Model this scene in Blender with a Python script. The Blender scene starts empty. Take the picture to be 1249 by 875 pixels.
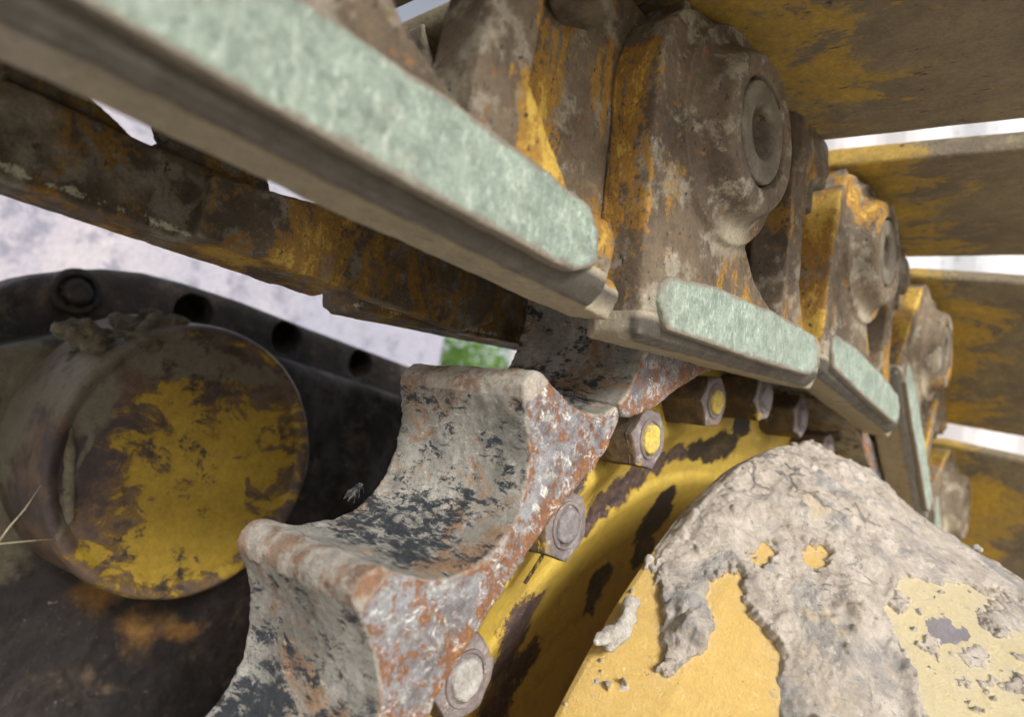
import bpy, bmesh, math, random
import numpy as np
from mathutils import Vector, Matrix
R_ = math.radians
random.seed(4)
sc = bpy.context.scene
COL = sc.collection

# ------------------------------------------------------------------ camera
CAM = np.array([0.44777917, 0.16348374, 0.24990207])
RT = np.array([-0.64773264, 0.74195011, 0.17306778])
DN = np.array([-0.22030806, 0.03505063, -0.9748004])
FW = np.array([-0.7293194, -0.66953826, 0.14075415])
F = 818.925
cd = bpy.data.cameras.new('camera'); cam = bpy.data.objects.new('camera', cd); COL.objects.link(cam)
cam.matrix_world = Matrix(((RT[0], -DN[0], -FW[0], CAM[0]), (RT[1], -DN[1], -FW[1], CAM[1]), (RT[2], -DN[2], -FW[2], CAM[2]), (0, 0, 0, 1)))
cd.sensor_width = 36; cd.lens = F / 1249 * 36
cd.clip_start = 0.01; cd.clip_end = 300
cd.dof.use_dof = True; cd.dof.focus_distance = 0.27; cd.dof.aperture_fstop = 8.5
sc.camera = cam
# ------------------------------------------------------------------ sky, sun, exposure
SUN_EL, SUN_AZ = 27, 70            # azimuth measured from +X towards +Y
w = bpy.data.worlds.new('World'); sc.world = w; w.use_nodes = True
nt = w.node_tree; nt.nodes.clear()
sky = nt.nodes.new('ShaderNodeTexSky'); sky.sky_type = 'NISHITA'; sky.sun_disc = False
sky.sun_elevation = R_(SUN_EL); sky.sun_rotation = R_(90 - SUN_AZ); sky.air_density = 1.0; sky.dust_density = 3.5; sky.ozone_density = 1.0
hs = nt.nodes.new('ShaderNodeHueSaturation'); hs.inputs['Saturation'].default_value = 0.35
bg = nt.nodes.new('ShaderNodeBackground'); bg.inputs['Strength'].default_value = 0.095
wo = nt.nodes.new('ShaderNodeOutputWorld')
nt.links.new(sky.outputs[0], hs.inputs['Color']); nt.links.new(hs.outputs[0], bg.inputs['Color']); nt.links.new(bg.outputs[0], wo.inputs[0])
sd = bpy.data.lights.new('sun', 'SUN'); sd.energy = 2.6; sd.angle = R_(14); sd.color = (1, 0.96, 0.9)
sun = bpy.data.objects.new('sun', sd); COL.objects.link(sun)
sdir = Vector((math.cos(R_(SUN_EL)) * math.cos(R_(SUN_AZ)), math.cos(R_(SUN_EL)) * math.sin(R_(SUN_AZ)), math.sin(R_(SUN_EL))))
sun.rotation_euler = sdir.to_track_quat('Z', 'Y').to_euler(); sun.location = (2, 3, 4)
sc.view_settings.view_transform = 'Standard'; sc.view_settings.look = 'None'
sc.view_settings.exposure = 0.75; sc.view_settings.gamma = 1
sc.render.resolution_x = 1024; sc.render.resolution_y = 718
sc.render.engine = 'CYCLES'
sc.cycles.max_bounces = 8; sc.cycles.diffuse_bounces = 5

# ------------------------------------------------------------------ helpers
def ray(px, py):
    return RT * ((px - 624.5) / F) + DN * ((py - 437.5) / F) + FW
def hy(px, py, y):                      # where the sight line meets the vertical plane at this depth
    d = ray(px, py); k = (y - CAM[1]) / d[1]; return CAM + k * d
_rng = np.random.default_rng(7)
PERM = _rng.permutation(4096).astype(np.int64)
VAL = _rng.random(4096) * 2 - 1
def vnoise(P):
    i = np.floor(P).astype(np.int64); f = P - i; f = f * f * f * (f * (f * 6 - 15) + 10)
    out = 0
    for dx in (0, 1):
        for dy in (0, 1):
            for dz in (0, 1):
                h = PERM[(PERM[(PERM[(i[:, 0] + dx) & 4095] + i[:, 1] + dy) & 4095] + i[:, 2] + dz) & 4095]
                wgt = (f[:, 0] if dx else 1 - f[:, 0]) * (f[:, 1] if dy else 1 - f[:, 1]) * (f[:, 2] if dz else 1 - f[:, 2])
                out = out + wgt * VAL[h]
    return out
def fbm(P, scale, octs=4, rough=0.5, ridged=False):
    P = np.asarray(P) * scale + 37.3; a = 1.0; s = 0; t = 0
    for o in range(octs):
        n = vnoise(P + o * 11.7)
        if ridged: n = 1 - 2 * np.abs(n)
        s = s + a * n; t += a; a *= rough; P = P * 2.03
    return s / t
def coords(me):
    a = np.empty(len(me.vertices) * 3); me.vertices.foreach_get('co', a); return a.reshape(-1, 3)
def normals(me):
    a = np.empty(len(me.vertices) * 3); me.vertices.foreach_get('normal', a); return a.reshape(-1, 3)
def setco(me, c):
    me.vertices.foreach_set('co', np.ascontiguousarray(c).ravel()); me.update()
def smooth(me, on=True):
    me.polygons.foreach_set('use_smooth', [on] * len(me.polygons))
def rough_up(me, amp, scale, octs=4, seed=0.0, ridged=False):
    c = coords(me); n = normals(me)
    setco(me, c + n * (amp * fbm(c + seed, scale, octs, 0.5, ridged))[:, None])
def attr(me, name, v):
    a = me.attributes.get(name) or me.attributes.new(name, 'FLOAT', 'POINT')
    a.data.foreach_set('value', np.asarray(v, dtype=np.float32))
def blobs(me, name, pts, warp=0.0, wscale=40):
    c = coords(me); cc = c.copy()
    if warp:
        for k in range(3): cc[:, k] += warp * fbm(c + 5.1 * (k + 1), wscale, 4, 0.6)
    v = np.full(len(c), -1.0)
    for (p, r) in pts:
        rr = np.array(r) if np.ndim(r) else np.array([r] * 3)
        v = np.maximum(v, 1 - np.sqrt((((cc - np.array(p)) / rr) ** 2).sum(1)))
    attr(me, name, v)
def mesh_from(bm, name):
    bmesh.ops.recalc_face_normals(bm, faces=bm.faces)
    me = bpy.data.meshes.new(name); bm.to_mesh(me); bm.free(); return me
def link(name, me, mats=None, parent=None, label=None, cat=None, kind=None, group=None):
    o = bpy.data.objects.new(name, me); COL.objects.link(o)
    if mats is not None and me is not None and not me.materials:
        for m in (mats if isinstance(mats, (list, tuple)) else [mats]): me.materials.append(m)
    if parent: o.parent = parent
    if label: o['label'] = label
    if cat: o['category'] = cat
    if kind: o['kind'] = kind
    if group: o['group'] = group
    return o
def bake(bm, name, voxel, smooth_it=2, bevel=0.0):
    me = mesh_from(bm, name + '_raw'); o = bpy.data.objects.new('tmp', me); COL.objects.link(o)
    if bevel:
        b = o.modifiers.new('b', 'BEVEL'); b.width = bevel; b.segments = 2; b.limit_method = 'ANGLE'
    if voxel:
        r = o.modifiers.new('r', 'REMESH'); r.mode = 'VOXEL'; r.voxel_size = voxel
    if smooth_it:
        s = o.modifiers.new('s', 'SMOOTH'); s.iterations = smooth_it; s.factor = 0.5
    dg = bpy.context.evaluated_depsgraph_get(); dg.update()
    res = bpy.data.meshes.new_from_object(o.evaluated_get(dg)); res.name = name
    bpy.data.objects.remove(o); bpy.data.meshes.remove(me); smooth(res); return res
def prism(bm, pts, y0, y1):             # (x,z) outline pushed along y
    a = [bm.verts.new((x, y0, z)) for x, z in pts]; b = [bm.verts.new((x, y1, z)) for x, z in pts]; n = len(pts)
    bm.faces.new(a); bm.faces.new(list(reversed(b)))
    for i in range(n): bm.faces.new((a[i], b[i], b[(i + 1) % n], a[(i + 1) % n]))
def prism_x(bm, pts, x0, x1):           # (y,z) outline pushed along x
    a = [bm.verts.new((x0, y, z)) for y, z in pts]; b = [bm.verts.new((x1, y, z)) for y, z in pts]; n = len(pts)
    bm.faces.new(a); bm.faces.new(list(reversed(b)))
    for i in range(n): bm.faces.new((a[i], b[i], b[(i + 1) % n], a[(i + 1) % n]))
def lathe(bm, cx, cz, prof, n=48, a0=0.0, a1=2 * math.pi, cap=True, sx=1.0):    # (r,y) profile round a y axis
    full = abs(a1 - a0 - 2 * math.pi) < 1e-6; rings = []
    for i in range(n if full else n + 1):
        t = a0 + (a1 - a0) * i / n
        rings.append([bm.verts.new((cx + r * sx * math.cos(t), y, cz + r * math.sin(t))) for r, y in prof])
    m = len(rings)
    for i in range(m if full else m - 1):
        A, B = rings[i], rings[(i + 1) % m]
        for k in range(len(prof) - 1): bm.faces.new((A[k], B[k], B[k + 1], A[k + 1]))
    if cap and full:
        bm.faces.new([q[0] for q in rings]); bm.faces.new([q[-1] for q in reversed(rings)])
def cyl(bm, cx, cz, r, y0, y1, n=40, r1=None): lathe(bm, cx, cz, [(r, y0), (r if r1 is None else r1, y1)], n)
def tube(bm, pts, r, n=8):
    P = [Vector(p) for p in pts]; prev = None; rs = r if isinstance(r, (list, tuple)) else [r] * len(P)
    for i, p in enumerate(P):
        t = (P[min(i + 1, len(P) - 1)] - P[max(i - 1, 0)]).normalized()
        u = t.orthogonal().normalized() if prev is None else (prev - t * prev.dot(t)).normalized(); prev = u; v = t.cross(u)
        ring = [bm.verts.new(p + (u * math.cos(2 * math.pi * k / n) + v * math.sin(2 * math.pi * k / n)) * rs[i]) for k in range(n)]
        if i:
            for k in range(n): bm.faces.new((last[k], last[(k + 1) % n], ring[(k + 1) % n], ring[k]))
        else: bm.faces.new(list(reversed(ring)))
        last = ring
    bm.faces.new(last)
def ball(bm, c, r, sub=2, sc3=(1, 1, 1)):
    g = bmesh.ops.create_icosphere(bm, subdivisions=sub, radius=r)
    for v in g['verts']: v.co = Vector((v.co.x * sc3[0] + c[0], v.co.y * sc3[1] + c[1], v.co.z * sc3[2] + c[2]))
def grid_mesh(name, Pf, nu, nv):        # Pf(u,v)->xyz arrays
    u, v = np.meshgrid(np.linspace(0, 1, nu), np.linspace(0, 1, nv), indexing='ij')
    P = Pf(u.ravel(), v.ravel()); i = np.arange(nu * nv).reshape(nu, nv)
    q = np.stack([i[:-1, :-1], i[1:, :-1], i[1:, 1:], i[:-1, 1:]], -1).reshape(-1, 4)
    me = bpy.data.meshes.new(name); me.vertices.add(len(P)); me.vertices.foreach_set('co', P.ravel())
    me.loops.add(q.size); me.loops.foreach_set('vertex_index', q.ravel().astype(np.int32))
    me.polygons.add(len(q)); me.polygons.foreach_set('loop_start', np.arange(0, q.size, 4, dtype=np.int32))
    me.update(calc_edges=True); me.validate(); smooth(me); return me

# ------------------------------------------------------------------ material kit
class Mt:
    def __init__(s, name, seed=0.0):
        s.m = bpy.data.materials.new(name); s.m.use_nodes = True; s.t = s.m.node_tree; s.t.nodes.clear()
        s.out = s.t.nodes.new('ShaderNodeOutputMaterial'); s.b = s.t.nodes.new('ShaderNodeBsdfPrincipled')
        s.t.links.new(s.b.outputs[0], s.out.inputs[0])
        tc = s.t.nodes.new('ShaderNodeTexCoord'); oi = s.t.nodes.new('ShaderNodeObjectInfo')
        ml = s.t.nodes.new('ShaderNodeMath'); ml.operation = 'MULTIPLY_ADD'; s.t.links.new(oi.outputs['Random'], ml.inputs[0]); ml.inputs[1].default_value = 7.0; ml.inputs[2].default_value = seed
        va = s.t.nodes.new('ShaderNodeVectorMath'); va.operation = 'ADD'; s.t.links.new(tc.outputs['Object'], va.inputs[0]); s.t.links.new(ml.outputs[0], va.inputs[1])
        s.co = va.outputs[0]
    def _in(s, sock, v):
        if v is None: return
        if hasattr(v, 'is_output'): s.t.links.new(v, sock)
        elif isinstance(v, (tuple, list)): sock.default_value = tuple(v) + ((1,) if len(v) == 3 and len(sock.default_value) == 4 else ())
        else: sock.default_value = v
    def noise(s, scale, detail=5, rough=0.6, dist=0.0, stretch=None, off=0.0, rot=None):
        n = s.t.nodes.new('ShaderNodeTexNoise'); co = s.co
        mp = s.t.nodes.new('ShaderNodeMapping'); s.t.links.new(co, mp.inputs[0]); mp.inputs['Location'].default_value = (off, off * 1.7, off * .6)
        if rot: mp.inputs['Rotation'].default_value = rot
        if stretch: mp.inputs['Scale'].default_value = stretch
        co = mp.outputs[0]
        s.t.links.new(co, n.inputs['Vector']); n.inputs['Scale'].default_value = scale; n.inputs['Detail'].default_value = detail
        n.inputs['Roughness'].default_value = rough; n.inputs['Distortion'].default_value = dist; return n.outputs['Fac']
    def vor(s, scale, feature='F1', off=0.0):
        n = s.t.nodes.new('ShaderNodeTexVoronoi'); n.feature = feature; s.t.links.new(s.co, n.inputs['Vector']); n.inputs['Scale'].default_value = scale; return n.outputs['Distance']
    def ramp(s, f, lo, hi):
        n = s.t.nodes.new('ShaderNodeMapRange'); n.interpolation_type = 'SMOOTHSTEP'; s._in(n.inputs['Value'], f); n.inputs['From Min'].default_value = lo; n.inputs['From Max'].default_value = hi; return n.outputs['Result']
    def mth(s, op, a, b=0.0):
        n = s.t.nodes.new('ShaderNodeMath'); n.operation = op; s._in(n.inputs[0], a); s._in(n.inputs[1], b); return n.outputs[0]
    def mix(s, f, a, b):
        n = s.t.nodes.new('ShaderNodeMix'); n.data_type = 'RGBA'; s._in(n.inputs[0], f); s._in(n.inputs[6], a); s._in(n.inputs[7], b); return n.outputs[2]
    def attr(s, name):
        n = s.t.nodes.new('ShaderNodeAttribute'); n.attribute_name = name; return n.outputs['Fac']
    def normal(s, comp):
        g = s.t.nodes.new('ShaderNodeNewGeometry'); x = s.t.nodes.new('ShaderNodeSeparateXYZ'); s.t.links.new(g.outputs['Normal'], x.inputs[0]); return x.outputs[comp]
    def pointy(s):
        g = s.t.nodes.new('ShaderNodeNewGeometry'); return g.outputs['Pointiness']
    def bump(s, h, dist, strength=1.0, prev=None):
        n = s.t.nodes.new('ShaderNodeBump'); s.t.links.new(h, n.inputs['Height']); n.inputs['Distance'].default_value = dist; n.inputs['Strength'].default_value = strength
        if prev: s.t.links.new(prev, n.inputs['Normal'])
        return n.outputs[0]
    def done(s, col, rough=0.6, metal=0.0, bump=None, spec=0.5, grain=1.0):
        if grain:
            g = s.ramp(s.noise(650, 6, .85, .3, off=41), .28, .72); g2 = s.ramp(s.noise(170, 7, .8, .5, off=51), .3, .7)
            f = s.mth('ADD', s.mth('MULTIPLY', g, .42), s.mth('MULTIPLY', g2, .34)); f = s.mth('ADD', s.mth('MULTIPLY', f, grain), 1 - .38 * grain)
            vm = s.t.nodes.new('ShaderNodeVectorMath'); vm.operation = 'SCALE'; s._in(vm.inputs[0], col) if hasattr(col, 'is_output') else None
            s.t.links.new(f, vm.inputs['Scale']); col = vm.outputs[0]
            sp = s.ramp(s.noise(900, 4, .8, off=61), .66, .70); col = s.mix(s.mth('MULTIPLY', sp, .6 * grain), col, (.03, .025, .02))
            sp = s.ramp(s.noise(800, 4, .8, off=71), .67, .71); col = s.mix(s.mth('MULTIPLY', sp, .5 * grain), col, (.55, .52, .46))
            bump = s.bump(g, .00025, 1.0, bump) if bump else bump
        s._in(s.b.inputs['Base Color'], col); s._in(s.b.inputs['Roughness'], rough); s._in(s.b.inputs['Metallic'], metal)
        s.b.inputs['Specular IOR Level'].default_value = spec
        if bump: s.t.links.new(bump, s.b.inputs['Normal'])
        return s.m

# --- worn cast sprocket metal: rusty grey flanks, dusty scuffed pockets
def m_segment():
    k = Mt('sprocket_steel')
    ny = k.normal('Y')
    side = k.ramp(ny, 0.55, 0.85)
    # flank
    c = k.mix(k.ramp(k.noise(55, 6, .7), .38, .62), (.31, .315, .335), (.145, .135, .15))
    c = k.mix(k.ramp(k.noise(120, 7, .82, off=9), .52, .62), c, (.42, .42, .40))
    rz = k.mth('ADD', k.mth('MULTIPLY', k.noise(75, 6, .8, .6, off=3), .75), k.mth('MULTIPLY', k.noise(300, 5, .8, off=6), .48))
    rz = k.mth('ADD', rz, k.mth('MULTIPLY', k.attr('brow'), .12))
    c = k.mix(k.ramp(rz, .58, .66), c, (.22, .105, .055))
    c = k.mix(k.ramp(rz, .70, .78), c, (.40, .20, .08))
    c = k.mix(k.ramp(k.noise(210, 4, .7, off=2), .62, .68), c, (.16, .055, .03))
    c = k.mix(k.ramp(k.noise(170, 7, .85, .8, off=21), .55, .62), c, (.66, .66, .63))
    # pocket
    st = (1.0, .55, 1.0)
    p = k.mix(k.ramp(k.noise(30, 6, .65, off=5), .35, .65), (.22, .215, .19), (.40, .39, .35))
    p = k.mix(k.ramp(k.noise(30, 6, .75, .6, off=8), .50, .62), p, (.30, .19, .11))
    p = k.mix(k.ramp(k.noise(230, 4, .75, .5, stretch=(1, .25, 1), off=4, rot=(0.5, 0, 0.3)), .60, .68), p, (.50, .48, .42))
    dk = k.mth('ADD', k.mth('MULTIPLY', k.noise(42, 5, .7, .8, off=14), .36), k.mth('MULTIPLY', k.noise(230, 6, .85, .5, stretch=(1, .4, 1), off=1, rot=(0.5, 0, 0.3)), .64))
    dk = k.mth('ADD', dk, k.mth('MULTIPLY', k.attr('scuff'), .075))
    p = k.mix(k.ramp(dk, .525, .565), p, (.030, .036, .044))
    p = k.mix(k.ramp(k.noise(60, 5, .7, .5, off=19), .66, .70), p, (.45, .23, .05))
    col = k.mix(side, p, c)
    edge = k.ramp(k.attr('rim'), .25, .8)
    ec = k.mix(k.ramp(k.noise(90, 5, .7, off=31), .45, .6), (.45, .42, .36), (.26, .15, .09))
    col = k.mix(k.mth('MULTIPLY', edge, .8), col, ec)
    b = k.bump(k.noise(500, 5, .7), .0005)
    b = k.bump(k.noise(140, 5, .65, stretch=(1, .5, 1)), .0011, prev=b)
    return k.done(col, k.ramp(k.noise(70, 4), .2, .75), 0.25, b, .5)
def m_link(name, seed=0., ochre=.50, dark=1.0, green=0.):
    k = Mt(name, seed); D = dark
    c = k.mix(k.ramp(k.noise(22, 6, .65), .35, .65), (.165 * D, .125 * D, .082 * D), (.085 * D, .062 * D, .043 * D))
    c = k.mix(k.ramp(k.noise(60, 5, .7, off=3), .5, .62), c, (.27 * D, .24 * D, .185 * D))
    c = k.mix(k.ramp(k.noise(130, 5, .75, .5, off=13), .60, .66), c, (.24 * D, .12 * D, .045 * D))
    yl = k.mth('ADD', k.noise(20, 7, .72, .7, stretch=(1.3, 1, .6), off=7), k.mth('MULTIPLY', k.mth('SUBTRACT', k.noise(300, 5, .85, off=2), .25), .30))
    yl = k.mth('ADD', yl, k.mth('MULTIPLY', k.attr('paint'), .10))
    y2 = k.mix(k.noise(40, 4, .6, off=1), (.36 * D, .21 * D, .035 * D), (.26 * D, .125 * D, .025 * D))
    c = k.mix(k.ramp(yl, ochre + .13, ochre + .16), c, y2)
    c = k.mix(k.ramp(yl, ochre + .20, ochre + .24), c, (.50 * D, .33 * D, .06 * D))
    c = k.mix(k.ramp(k.noise(420, 3, .7, stretch=(1, 1, .5)), .62, .68), c, (.05, .035, .03))
    c = k.mix(k.ramp(k.attr('dust'), .0, .5), c, (.38, .335, .25))  # dust tan, lightened to carry the ground bounce on the tread underside
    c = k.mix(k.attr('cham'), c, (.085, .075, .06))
    c = k.mix(k.ramp(k.mth('ADD', k.attr('gleam'), k.mth('MULTIPLY', k.mth('SUBTRACT', k.noise(200, 6, .85, off=77), .5), 3.2)), .75, 1.0), c, (.50, .50, .38))
    c = k.mix(k.mth('MULTIPLY', k.ramp(k.pointy(), .53, .60), .55), c, (.38, .34, .27))
    b = k.bump(k.noise(420, 5, .7), .0005); b = k.bump(k.noise(90, 6, .65), .0014, prev=b)
    return k.done(c, k.ramp(k.noise(50, 4), .1, .8), 0.15, b)
def m_green():
    k = Mt('worn_pale_green_steel')
    n = k.noise(75, 6, .72, .3, stretch=(1, 1, 1.5), rot=(0, .7, 0)); f = k.noise(420, 5, .75, .4, stretch=(1, 1, .45), off=3, rot=(0, .6, 0))
    c = k.mix(k.ramp(n, .3, .7), (.22, .275, .235), (.36, .44, .375))
    c = k.mix(k.mth('MULTIPLY', k.ramp(f, .50, .68), .7), c, (.56, .63, .55))
    c = k.mix(k.ramp(k.noise(300, 4, .7, off=8), .60, .70), c, (.20, .27, .22))
    c = k.mix(k.ramp(k.noise(45, 6, .7, .5, off=5), .62, .72), c, (.42, .42, .36))
    c = k.mix(k.ramp(k.mth('ADD', k.attr('rim'), k.mth('MULTIPLY', k.mth('SUBTRACT', k.noise(90, 6, .8, off=88), .5), 1.6)), .25, .75), c, (.25, .22, .18)); c = k.mix(k.ramp(k.noise(30, 5, .7, off=98), .58, .72), c, (.30, .33, .28))
    b = k.bump(k.noise(600, 4, .7), .0003); b = k.bump(k.noise(120, 5, .6), .0008, prev=b)
    return k.done(c, k.ramp(k.noise(60, 5, .7, off=18), -.1, 1.1), 0.3, b)
def m_shoe():
    k = Mt('worn_shoe_paint')
    c = k.mix(k.ramp(k.noise(22, 6, .7, .2, stretch=(1, .5, 1)), .35, .65), (.24, .19, .115), (.15, .12, .08))
    c = k.mix(k.ramp(k.noise(120, 5, .75, off=3, stretch=(1, .4, 1)), .5, .7), c, (.27, .22, .13))
    yl = k.mth('ADD', k.mth('ADD', k.noise(24, 7, .72, .6, stretch=(1, .55, 1), off=7), k.mth('MULTIPLY', k.mth('SUBTRACT', k.noise(260, 5, .85, stretch=(1, .4, 1)), .27), .30)), k.mth('MULTIPLY', k.attr('paint'), .22))
    c = k.mix(k.ramp(yl, .63, .68), c, (.38, .25, .05))
    c = k.mix(k.ramp(yl, .72, .80), c, (.50, .32, .04))
    c = k.mix(k.ramp(k.noise(350, 3, .7, stretch=(1, .3, 1), off=4), .64, .70), c, (.06, .045, .03))
    b = k.bump(k.noise(300, 5, .7), .0004); b = k.bump(k.noise(70, 5, .6), .001, prev=b)
    return k.done(c, .55, .1, b)
def m_hub():
    k = Mt('yellow_hub_paint')
    c = k.mix(k.noise(14, 4, .6), (.50, .345, .05), (.62, .45, .085))
    c = k.mix(k.ramp(k.noise(60, 5, .7, off=4), .58, .75), c, (.42, .25, .03))
    v = k.mth('ADD', k.attr('chip'), k.mth('MULTIPLY', k.mth('SUBTRACT', k.noise(200, 7, .85, off=2), .5), 2.0))
    under = k.mix(k.ramp(k.noise(160, 6, .7, off=9), .42, .62), (.050, .032, .035), (.115, .07, .06))
    under = k.mix(k.ramp(k.noise(330, 4, .7, off=19), .60, .68), under, (.24, .20, .17))
    m = k.ramp(v, .0, .035)
    c = k.mix(k.ramp(v, -.16, .0), c, (.34, .20, .05))
    c = k.mix(m, c, under)
    v2 = k.mth('ADD', k.attr('black'), k.mth('MULTIPLY', k.mth('SUBTRACT', k.noise(150, 7, .85, off=12), .5), 1.7))
    c = k.mix(k.ramp(v2, .0, .03), c, (.022, .018, .018))
    c = k.mix(k.ramp(k.noise(70, 6, .8, .5, off=33), .70, .72), c, (.07, .045, .035))
    c = k.mix(k.mth('MULTIPLY', k.ramp(k.noise(36, 7, .75, off=63), .48, .68), .5), c, (.25, .17, .06))
    b = k.bump(k.noise(260, 5, .6), .0003); b = k.bump(m, -.0006, prev=b) if False else k.bump(k.mth('SUBTRACT', 1.0, m), .0006, prev=b)
    b = k.bump(k.noise(45, 4, .6), .0016, prev=b)
    return k.done(c, k.mth('ADD', k.mth('MULTIPLY', m, .3), .44), 0, b, grain=.5)
def m_nut():
    k = Mt('dusty_bolt_steel')
    c = k.mix(k.ramp(k.noise(80, 6, .7), .35, .65), (.17, .135, .135), (.27, .24, .235))
    c = k.mix(k.ramp(k.noise(200, 5, .75, off=3), .55, .66), c, (.40, .37, .33))
    side = k.ramp(k.normal('Y'), .5, .8)
    s2 = k.mix(k.ramp(k.noise(60, 5, .7, off=7), .4, .65), (.10, .07, .05), (.20, .135, .07))
    c = k.mix(side, s2, c)
    c = k.mix(k.ramp(k.noise(70, 5, .7, off=11), .62, .68), c, (.30, .13, .04))
    c = k.mix(k.ramp(k.noise(50, 6, .75, off=17), .60, .64), c, (.45, .31, .05))
    b = k.bump(k.noise(500, 5, .7), .0005); b = k.bump(k.noise(150, 4, .7), .0008, prev=b)
    return k.done(c, .6, .2, b)
def m_simple(name, c1, c2, sc1=60, rough=.7, metal=0, bd=.0008, c3=None, t3=.62, seed=0):
    k = Mt(name, seed)
    c = k.mix(k.ramp(k.noise(sc1, 6, .7), .35, .65), c1, c2)
    if c3: c = k.mix(k.ramp(k.noise(sc1 * 1.7, 6, .75, .5, off=5), t3, t3 + .05), c, c3)
    b = k.bump(k.noise(sc1 * 7, 5, .7), bd * .5); b = k.bump(k.noise(sc1 * 1.6, 5, .65), bd, prev=b)
    return k.done(c, rough, metal, b)
def m_drum():
    k = Mt('dusty_yellow_drum_paint')
    c = k.mix(k.noise(16, 4, .6), (.52, .345, .095), (.56, .385, .13))
    c = k.mix(k.ramp(k.attr('pale'), -.2, .5), c, (.53, .45, .27))
    c = k.mix(k.ramp(k.noise(240, 4, .7, off=3), .60, .72), c, (.62, .47, .22))
    sp = k.ramp(k.noise(330, 3, .6, off=6), .70, .73)
    c = k.mix(sp, c, (.27, .15, .06))
    sm = k.ramp(k.noise(45, 7, .75, .5, off=8, stretch=(1, .6, 1)), .58, .66)
    c = k.mix(k.mth('MULTIPLY', sm, k.ramp(k.attr('pale'), -.2, .4)), c, (.40, .37, .33))
    v = k.mth('ADD', k.attr('bare'), k.mth('MULTIPLY', k.mth('SUBTRACT', k.noise(120, 6, .7, off=2), .5), .8))
    c = k.mix(k.ramp(v, .1, .16), c, (.20, .18, .20))
    mud = k.attr('mud')
    md = k.mix(k.ramp(k.noise(60, 7, .7), .35, .65), (.40, .345, .29), (.56, .50, .435))
    md = k.mix(k.ramp(k.noise(24, 7, .75, .6, off=15), .50, .62), md, (.31, .295, .28)); md = k.mix(k.ramp(k.noise(60, 7, .8, .6, off=16), .56, .66), md, (.24, .23, .22))
    md = k.mix(k.ramp(k.noise(420, 5, .75, off=5), .60, .70), md, (.62, .59, .54))
    md = k.mix(k.ramp(k.noise(170, 6, .8, .4, off=25), .60, .68), md, (.20, .185, .17))
    md = k.mix(k.ramp(k.noise(33, 5, .7, off=45), .60, .70), md, (.50, .42, .31))
    m = k.ramp(mud, .02, .10)
    film = k.mth('MULTIPLY', k.ramp(k.mth('ADD', mud, k.mth('MULTIPLY', k.mth('SUBTRACT', k.noise(70, 7, .8, .4, off=55), .5), 3.0)), -1.2, 1.3), k.mth('ADD', .42, k.mth('MULTIPLY', k.ramp(k.attr('pale'), -.2, .5), .5)))
    c = k.mix(film, c, (.50, .44, .35))
    c = k.mix(m, c, md)
    cr = k.ramp(k.mth('ADD', k.vor(62, 'DISTANCE_TO_EDGE'), k.mth('MULTIPLY', k.mth('SUBTRACT', k.noise(90, 5, .7, off=44), .5), .5)), .0, .035); crm = k.mth('MULTIPLY', k.mth('MULTIPLY', k.mth('SUBTRACT', 1.0, cr), m), k.ramp(k.noise(18, 3, off=66), .50, .62))
    c = k.mix(k.mth('MULTIPLY', crm, .75), c, (.15, .135, .12))
    scr = k.ramp(k.noise(60, 3, .6, .3, stretch=(3, .12, 3), off=81, rot=(.4, .3, .9)), .67, .70)
    c = k.mix(k.mth('MULTIPLY', k.mth('MULTIPLY', scr, k.mth('SUBTRACT', 1.0, m)), .45), c, (.30, .26, .20))
    b = k.bump(k.noise(900, 4, .75), .00035); b = k.bump(k.mth('SUBTRACT', 1.0, crm), .0009, prev=b); b = k.bump(k.mth('MULTIPLY', m, k.noise(230, 7, .75, .4)), .0016, prev=b)
    return k.done(c, k.mth('ADD', k.mth('MULTIPLY', m, .5), .38), 0, b, .4, grain=.4)
def m_casing():
    k = Mt('oily_dark_casing')
    c = k.mix(k.ramp(k.noise(9, 6, .7), .35, .65), (.010, .008, .008), (.032, .024, .021))
    c = k.mix(k.ramp(k.noise(30, 6, .7, .4, off=4), .52, .70), c, (.11, .075, .05))
    c = k.mix(k.ramp(k.mth('ADD', k.attr('dust'), k.mth('MULTIPLY', k.mth('SUBTRACT', k.noise(40, 7, .75, off=8), .5), 1.6)), .0, .45), c, (.15, .13, .085))
    c = k.mix(k.ramp(k.mth('ADD', k.attr('ochre'), k.mth('MULTIPLY', k.mth('SUBTRACT', k.noise(45, 7, .8, off=18), .5), 2.6)), -.1, .9), c, (.24, .12, .03))
    c = k.mix(k.ramp(k.noise(260, 4, .7, off=9), .66, .72), c, (.24, .21, .17))
    b = k.bump(k.noise(260, 5, .7), .0006); b = k.bump(k.noise(50, 7, .75), .004, prev=b)
    return k.done(c, k.ramp(k.noise(20, 4), .1, .9), .1, b)
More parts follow.
